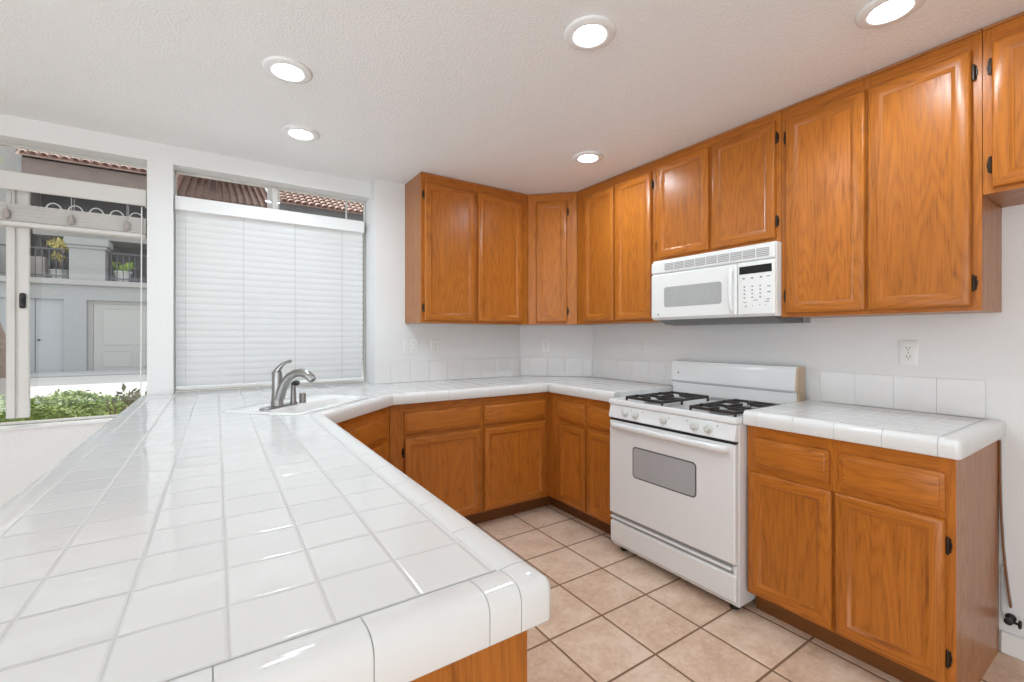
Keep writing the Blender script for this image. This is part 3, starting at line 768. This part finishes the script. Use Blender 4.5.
plate_cover('white wall outlet on the right wall, left of the stove', 'outlet', (XW, 0, 0), (0, 1, 0), (-1, 0, 0), 2.226, 1.187, .071, 'outlet', 'wall outlets')
plate_cover('white wall outlet above the short worktop, right of the stove', 'outlet', (XW, 0, 0), (0, 1, 0), (-1, 0, 0), .706, 1.190, .071, 'outlet', 'wall outlets')
# shut-off valve at the wall behind the end of the right cabinet
VB = Vector((XW - .001, .392, .150))
t = thing('shutoff_valve', 'black water shut-off valve low on the wall beside the right cabinet', 'valve', VB)
m = MB(); m.lathe(VB, [(.016, 0), (.016, -.004), (.008, -.006), (.008, -.030), (.012, -.031), (.013, -.05), (.008, -.052)], 'X', 14); m.build('valve_body', 'black', t)
m = MB(); m.lathe(VB + Vector((-.04, -.013, 0)), [(.005, .008), (.005, -.012), (.015, -.013), (.0165, -.018), (.012, -.021)], 'Y', 12); m.build('valve_handle', 'black', t)
m = MB(); m.tube([VB + Vector((-.041, .010, .004)), VB + Vector((-.038, .020, .03)), VB + Vector((-.03, .022, .09)), VB + Vector((-.02, .020, .2))], .0035, 8); m.build('supply_line', 'grey_plastic', t)

# ------------------------------------------------------------------ recessed ceiling lights
m = MB(); m.lathe((0, 0, 0), [(.0555, -.0005), (.0560, -.0085), (.0600, -.0115), (.0680, -.0122), (.0880, -.0095), (.0945, -.0050), (.0950, -.0003), (.0555, -.0003)], n=44, cap=False)
L0 = thing('recessed_light', 'x', 'ceiling light', (0, 0, 0), 'recessed ceiling lights')
ringo = m.build('trim_ring', 'white', L0, smooth=50)
m = MB(); m.lathe((0, 0, 0), [(.0552, -.0010), (.0548, -.0032), (.030, -.0036), (.002, -.0037)], n=40); lens = m.build('lens', 'lens', L0, smooth=50)
spots = [((1.149, 1.220), 'recessed ceiling light nearest the photo\'s top centre, in front of the microwave'),
         ((.250, 2.087), 'recessed ceiling light over the peninsula, the nearer of its pair'),
         ((.387, 2.690), 'recessed ceiling light over the sink, the one nearest the blind'),
         ((1.932, 2.068), 'recessed ceiling light by the corner wall cabinets'),
         ((1.915, .564), 'recessed ceiling light at the top right edge, beside the tall wall cabinet')]
for i, ((x, y), lab) in enumerate(spots):
    if i == 0: o = L0
    else:
        o = L0.copy(); COL.objects.link(o)
        for ch in (ringo, lens):
            c = ch.copy(); COL.objects.link(c); c.parent = o
    o.location = (x, y, H - .0005); o['label'] = lab

# ------------------------------------------------------------------ window blinds
def slats(m, x0, x1, y, z0, z1, pitch, ang, w=.050):
    n = int(round((z1 - z0) / pitch)); ca, sa = cos(ang), sin(ang)
    for i in range(n):
        zc = z0 + (i + .5) * (z1 - z0) / n; rs = []
        for x in (x0, x1):
            up = []; dn = []
            for k in range(5):
                s_ = -1 + k * .5; bow = (1 - s_ * s_) * .003
                yy = s_ * w / 2 * ca + bow * sa; zz = s_ * w / 2 * sa - bow * ca
                up.append((x, y + yy - .0009 * sa, zc + zz + .0009 * ca)); dn.append((x, y + yy + .0009 * sa, zc + zz - .0009 * ca))
            rs.append(up + dn[::-1])
        m.rings(rs)
BY = 3.362
x0, x1 = WB[0] + .004, .902
t = thing('window_blind', 'lowered white horizontal blind covering the window behind the sink', 'blind', ((x0 + x1) / 2, BY, .945))
m = MB(); m.box(x0, x1, BY - .036, BY - .022, 2.022, 2.106, b=.004); m.box(x0, x0 + .01, BY - .0215, BY + .03, 2.022, 2.106); m.box(x1 - .01, x1, BY - .0215, BY + .03, 2.022, 2.106); m.build('valance', 'white', t)
m = MB(); slats(m, x0 + .004, x1 - .004, BY, .968, 2.030, .0405, radians(-72)); m.build('slats', 'slat', t, smooth=40)
m = MB(); m.box(x0 + .004, x1 - .004, BY - .024, BY + .024, .946, .964, b=.005); m.build('bottom_rail', 'white', t)
for x in (-.155, .146, .444, .748):
    m = MB(); m.tube([(x, BY - .0275, .964), (x, BY - .0275, 2.03)], .0014, 6); m.tube([(x, BY + .0275, .964), (x, BY + .0275, 2.03)], .0014, 6); m.build('ladder_cord', 'cord', t)
x0, x1 = WA[0] + .004, WA[1] - .006
t = thing('window_blind', 'raised blind bunched at the top of the left window above the garden view', 'blind', ((x0 + x1) / 2, BY, 1.83))
m = MB(); m.box(x0, x1, BY - .036, BY - .022, 2.018, 2.112, b=.004); m.box(x0, x0 + .01, BY - .0215, BY + .03, 2.018, 2.112); m.box(x1 - .01, x1, BY - .0215, BY + .03, 2.018, 2.112)
m.build('valance', 'vinyl', t)
m = MB()
for i in range(15):
    z = 1.862 + i * .0058; j = .0015 * sin(i * 2.1)
    m.box(x0 + .004, x1 - .004, BY - .025 + j, BY + .025 + j, z, z + .0046, b=.001)
m.build('slat_stack', 'vinyl', t)
m = MB(); m.box(x0 + .004, x1 - .004, BY - .027, BY + .027, 1.835, 1.860, b=.005); m.build('bottom_rail', 'vinyl', t)
for x in (-1.30, -.895, -.655, -.425):
    m = MB(); m.tube([(x, BY - .028, 1.86), (x, BY - .028, 2.02)], .0014, 6); m.tube([(x, BY + .0275, 1.86), (x, BY + .0275, 2.02)], .0014, 6); m.build('ladder_cord', 'cord', t)
    m = MB(); m.lathe((x, BY - .038, 1.872), [(.003, .045), (.010, .040), (.0125, .022), (.014, .004), (.011, -.004), (.003, -.006)], n=14); m.build('cord_knob', 'tassel', t)
m = MB(); m.tube([(x1 - .022, BY - .030, 2.01), (x1 - .024, BY - .034, 1.40), (x1 - .026, BY - .034, .93)], .0032, 8); m.build('tilt_wand', 'white', t)

# ------------------------------------------------------------------ outside
def plane_box(name, x0, x1, y0, y1, z0, z1, mat): m = MB(); m.box(x0, x1, y0, y1, z0, z1); return struct(name, m, mat, smooth=0)
plane_box('ground_street', -40, 40, 7.2, 40, -.1, .04, 'street')
plane_box('ground_bed', -12, 12, 3.455, 7.19, -.1, .04, 'soil')
m = MB(); m.box(XL - .2, 3.0, 3.455, 4.80, 2.86, 2.98); struct('sun_overhang', m, 'white', smooth=0)          # unseen roof overhang, added to block sun at the windows

def roof(name, x0, x1, y0, z0, length, slope, parent=None, pitch=.25, row=.40):
    m = MB(); ca, sa = cos(slope), sin(slope); nx = int((x1 - x0) / pitch); nr = int(length / row)
    for i in range(nx):
        for r in range(nr):
            xa = x0 + i * pitch; s0 = r * row; s1 = s0 + row + .05; rs = []
            for s_, lift, rad in ((s0, .05, .122), (s1, .0, .105)):
                up = []
                for k in range(7):
                    a = pi * k / 6; xx = xa + pitch / 2 + rad * cos(a); h = rad * .75 * sin(a) + lift
                    up.append((xx, y0 + s_ * ca - h * sa, z0 + s_ * sa + h * ca))
                rs.append(up)
            m.rings(rs, close=False, cap0=False, cap1=False)
    m.face([(x0, y0, z0 - .02), (x1, y0, z0 - .02), (x1, y0 + length * ca, z0 + length * sa - .02), (x0, y0 + length * ca, z0 + length * sa - .02)])
    return m.build(name, 'rooftile', parent, weld=False)
FY = 20.5
t = thing('townhouse', 'grey stucco townhouse across the street with garage and balcony over it', 'building', (-5, FY, .04))
m = MB()
for x0, x1, z0, z1 in ((-10, -7.6, .04, 2.98), (-7.6, -5.95, 2.45, 2.98), (-5.95, -5.75, .04, 2.98), (-5.75, -4.21, 2.5, 2.98), (-4.21, -3.66, .04, 2.98), (-3.66, -1.2, 2.5, 2.98), (-1.2, 2.0, .04, 2.98)): m.box(x0, x1, FY, FY + .35, z0, z1)
m.box(-10, 2.0, FY + .35, FY + 4, .04, 2.98); m.build('front_wall', 'stucco', t, smooth=0, weld=False)
m = MB(); m.box(-10, 2.0, FY - .14, FY + 4.0, 2.985, 3.17, b=.02); m.build('balcony_ledge', 'stucco_trim', t)
for px in (-3.63, -6.6):
    m = MB(); m.box(px - .45, px + .45, FY - .05, FY + .55, 3.171, 4.22, b=.01); m.box(px - .50, px + .50, FY - .10, FY + .6, 4.221, 4.32, b=.02); m.box(px - .56, px + .56, FY - .16, FY + .66, 4.321, 4.58, b=.03); m.build('balcony_pier', 'stucco', t)
m = MB(); m.box(-5.745, -4.215, FY + .10, FY + .16, .10, 2.495); u = m.build('entry_door', 'bluedoor', t, smooth=0)
m = MB(); m.box(-4.905, -4.890, FY + .09, FY + .101, .10, 2.49); m.build('leaf_seam', 'border', u, smooth=0)
m = MB(); m.lathe((-4.80, FY + .0995, 1.16), [(.02, 0), (.02, -.03), (.035, -.04), (.035, -.06), (.015, -.07)], 'Y', 12); m.build('door_knob', 'steel_dark', u)
m = MB(); m.box(-3.655, -3.52, FY + .12, FY + .2, .05, 2.495); m.box(-3.52, -1.34, FY + .12, FY + .2, 2.39, 2.495); m.box(-1.34, -1.205, FY + .12, FY + .2, .05, 2.495); m.build('garage_frame', 'stucco_trim', t, smooth=0)
m = MB(); m.box(-3.51, -1.35, FY + .15, FY + .21, .06, 2.385); gd = m.build('garage_door', 'garage', t, smooth=0)
for a, b, c, d in ((-3.30, -1.56, .98, 2.25), (-3.30, -2.50, .22, .78), (-2.36, -1.56, .22, .78)):
    m = MB(frame((0, FY + .15, 0), (1, 0, 0), (0, -1, 0))); m.loft_rect(a, b, c, d, [(0, .0005), (0, .022), (.03, .022), (.045, .006), (.07, .006)]); m.build('panel', 'garage', gd)
m = MB(); m.box(-5.3, -1.9, FY + 2.4, FY + 2.7, 3.171, 7.0); m.box(-1.9, 2.0, FY + 2.4, FY + 2.7, 3.171, 6.2); m.build('upper_wall', 'darkwall', t, smooth=0, weld=False)
m = MB(); m.box(-10, -5.36, FY + 1.2, FY + 2.7, 3.171, 8.4); m.build('side_wall', 'stucco_trim', t, smooth=0)
m = MB(); m.box(-5.35, -5.22, FY + .2, FY + .34, 3.171, 7.02, b=.01); m.build('post', 'stucco', t)
m = MB(); m.box(-5.2, -1.5, FY + .1, FY + 2.4, 7.02, 7.07); m.box(-5.2, -1.5, FY + .1, FY + .2, 6.3, 7.165); m.build('soffit', 'soffit', t, smooth=0)
roof('tile_roof', -5.3, -1.6, FY - .1, 7.06, 3.5, .62, t)
roof('tile_roof', -1.5, 2.03, FY - .1, 6.38, 6.5, .42, t)
m = MB(); m.box(-1.5, 2.0, FY + .1, FY + .2, 5.9, 6.435); m.build('fascia', 'soffit', t, smooth=0)
t = thing('townhouse', 'second tile-roofed house glimpsed at the top right of the blind', 'building', (6, FY + 1, .04))
m = MB(); m.box(2.05, 8.5, FY - 1, FY + 5, .04, 6.56); m.build('front_wall', 'darkwall', t, smooth=0)
m = MB(); m.box(1.64, 2.04, FY - 1, FY - .8, .0405, 7.6); m.build('corner_post', 'stucco_trim', t, smooth=0)
roof('tile_roof', 2.06, 8.4, FY - 1.25, 6.44, 6, .52, t)
m = MB(); m.box(-12, 12, 18.9, FY - .002, .0405, .11, b=.02); struct('ground_curb', m, 'curb')

def railing(label, x0, x1, y, z0, z1, mat, step, arch=False):
    t = thing('balcony_railing', label, 'railing', ((x0 + x1) / 2, y, z0))
    m = MB(); m.box(x0, x1, y - .025, y + .025, z1 - .05, z1); m.build('top_rail', mat, t, smooth=0)
    m = MB(); m.box(x0, x1, y - .02, y + .02, z0 + .09, z0 + .13); m.build('bottom_rail', mat, t, smooth=0)
    m = MB(); x = x0
    while x <= x1: m.box(x - .012, x + .012, y - .012, y + .012, z0, z1 - .05); x += step
    m.build('pickets', mat, t, smooth=0, weld=False)
    if arch:
        for k in range(int((x1 - x0) / .55)):
            cx = x0 + .4 + k * .55; m = MB(); m.tube([(cx + .2 * cos(pi * i / 10), y - .03, z1 + .26 * sin(pi * i / 10)) for i in range(11)], .022, 6); m.build('arch', mat, t)
railing('dark iron balcony railing left of the grey pier', -5.70, -4.20, FY + .12, 3.171, 4.18, 'iron_rail', .16)
railing('dark iron balcony railing right of the grey pier', -3.05, 1.9, FY + .12, 3.171, 4.18, 'iron_rail', .16)
railing('white arched railing seen in the gap of the raised blind', -5.1, -1.6, FY + 1.2, 4.9, 5.62, 'white_rail', .55, True)
m = MB(); m.box(-5.15, -1.55, FY + .9, FY + 2.39, 4.72, 4.90); tag(m.build('upper_deck', 'stucco_trim', smooth=0), kind='structure')

def leaves(m, centre, radii, n, size, squash=1, shell=.55, rng=random):
    c = Vector(centre)
    for _ in range(n):
        d = Vector((rng.gauss(0, 1), rng.gauss(0, 1), rng.gauss(0, 1))).normalized()
        r = shell + (1 - shell) * rng.random()
        p = c + Vector((d.x * radii[0] * r, d.y * radii[1] * r, d.z * radii[2] * r))
        u = Vector((rng.gauss(0, 1), rng.gauss(0, 1), rng.gauss(0, 1))).normalized(); w = u.cross(d + Vector((.01, .02, .03)))
        if w.length < .05: continue
        w.normalize(); s_ = size * (.6 + .8 * rng.random()); k = u.cross(w) * s_ * .15
        m.face([p - u * s_, p + w * s_ * .45 + k, p + u * s_, p - w * s_ * .45 + k])
def plant(label, x, y, z, pr, ph, potmat, blobs, mat, stem, group='potted plants on the balcony'):
    t = thing('potted_plant', label, 'plant', (x, y, z), group)
    m = MB(); m.lathe((x, y, z), [(pr * .72, 0), (pr * .95, ph * .86), (pr * 1.08, ph * .88), (pr * 1.08, ph), (pr * .92, ph), (pr * .9, ph * .9)], n=18); m.build('pot', potmat, t)
    m = MB(); m.tube([(x, y, z + ph * .85), (x + .03, y, z + ph + stem * .5), (x, y, z + ph + stem)], [.03, .022, .015], 8); m.build('stem', 'bark', t)
    m = MB()
    for dx, dz, r, n, s_ in blobs: leaves(m, (x + dx, y, z + ph + dz), (r, r * .8, r * .8), n, s_)
    m.build('foliage', mat, t, smooth=0, weld=False)
plant('bushy yellow-leaved potted tree left of the grey balcony pier', -4.46, FY + .75, 3.171, .27, .36, 'pot', [(0, .85, .34, 130, .085), (-.05, .45, .2, 40, .07), (.28, 1.0, .2, 40, .08)], 'yleaf', .8)
plant('small bright green plant in a white pot right of the grey balcony pier', -2.80, FY + .5, 3.171, .25, .42, 'pot', [(0, .12, .24, 70, .085), (.2, .22, .14, 25, .08), (-.2, .25, .1, 15, .06)], 'leaf', .15)
m = MB(); m.box(-5.35, -4.76, FY + .45, FY + 1.0, 3.171, 3.92, b=.02); tag(m.build('planter_box', 'planter'), 'square grey planter box on the balcony behind the dark railing', 'planter')

# hedge, tree and shrub just outside the left window
t = thing('hedge', 'low clipped green hedge outside the left window', 'hedge', (-1.3, 5.8, .04))
m = MB(); m.box(-2.3, -.86, 5.2, 6.45, .0405, .585, b=.10); m.build('core', 'hedge', t)
m = MB(); rr = random.Random(5)
for _ in range(15000):
    x = rr.uniform(-2.4, -.78); y = rr.uniform(5.08, 6.58); side = rr.random()
    tp = .625 + .03 * sin(x * 9) + .025 * sin(y * 11 + x * 4)
    if side < .62: z = tp + rr.gauss(0, .018)
    elif side < .82: y = 5.1 + rr.gauss(0, .03); z = rr.uniform(.06, tp)
    else: x = -.80 + rr.gauss(0, .03); z = rr.uniform(.06, tp)
    if x > -.86 or y < 5.16 or y > 6.5: z -= .03
    p = Vector((x, y, z)); u_ = Vector((rr.gauss(0, 1), rr.gauss(0, 1), rr.gauss(0, .6))).normalized(); w_ = u_.cross(Vector((rr.gauss(0, .5), rr.gauss(0, .5), 1))).normalized()
    s_ = rr.uniform(.013, .028); m.face([p - u_ * s_, p + w_ * s_ * .5, p + u_ * s_, p - w_ * s_ * .5])
m.build('leaves', 'hedge', t, smooth=0, weld=False)
t = thing('tree', 'leaning brown tree trunk partly hidden behind the left window frame', 'tree', (-1.95, 7.4, .04))
m = MB()
m.tube([(-1.95, 7.4, .041), (-1.97, 7.4, .30), (-2.00, 7.4, .60), (-2.07, 7.4, 1.0), (-2.22, 7.4, 1.6), (-2.5, 7.42, 2.6), (-2.9, 7.45, 3.7)], [.26, .21, .185, .145, .125, .10, .07], 14); m.build('trunk', 'bark', t, smooth=60)
m = MB()
leaves(m, (-2.32, 7.4, 3.45), (.30, .30, .42), 160, .06)
for c, n in (((-2.3, 7.6, 5.2), 420), ((-1.5, 7.2, 5.4), 380), ((-2.8, 7.3, 4.9), 320)): leaves(m, c, (.8, .8, .6), n, .08)
m.build('crown', 'leaf', t, smooth=0, weld=False)
t = thing('shrub', 'sparse twiggy shrub at the lower right corner of the left window', 'shrub', (-.55, 4.35, .04))
m = MB()
for a in range(5):
    an = a * 1.25; m.tube([(-.55, 4.35, .041), (-.55 + .06 * cos(an), 4.35 + .06 * sin(an), .5), (-.55 + (.10 + .01 * a) * cos(an), 4.35 + .14 * sin(an), 0.76 + .02 * a)], [.010, .007, .004], 6)
m.build('stems', 'bark', t)
m = MB(); leaves(m, (-.53, 4.35, .80), (.14, .14, .10), 60, .030, shell=.3); m.build('foliage', 'dleaf', t, smooth=0, weld=False)
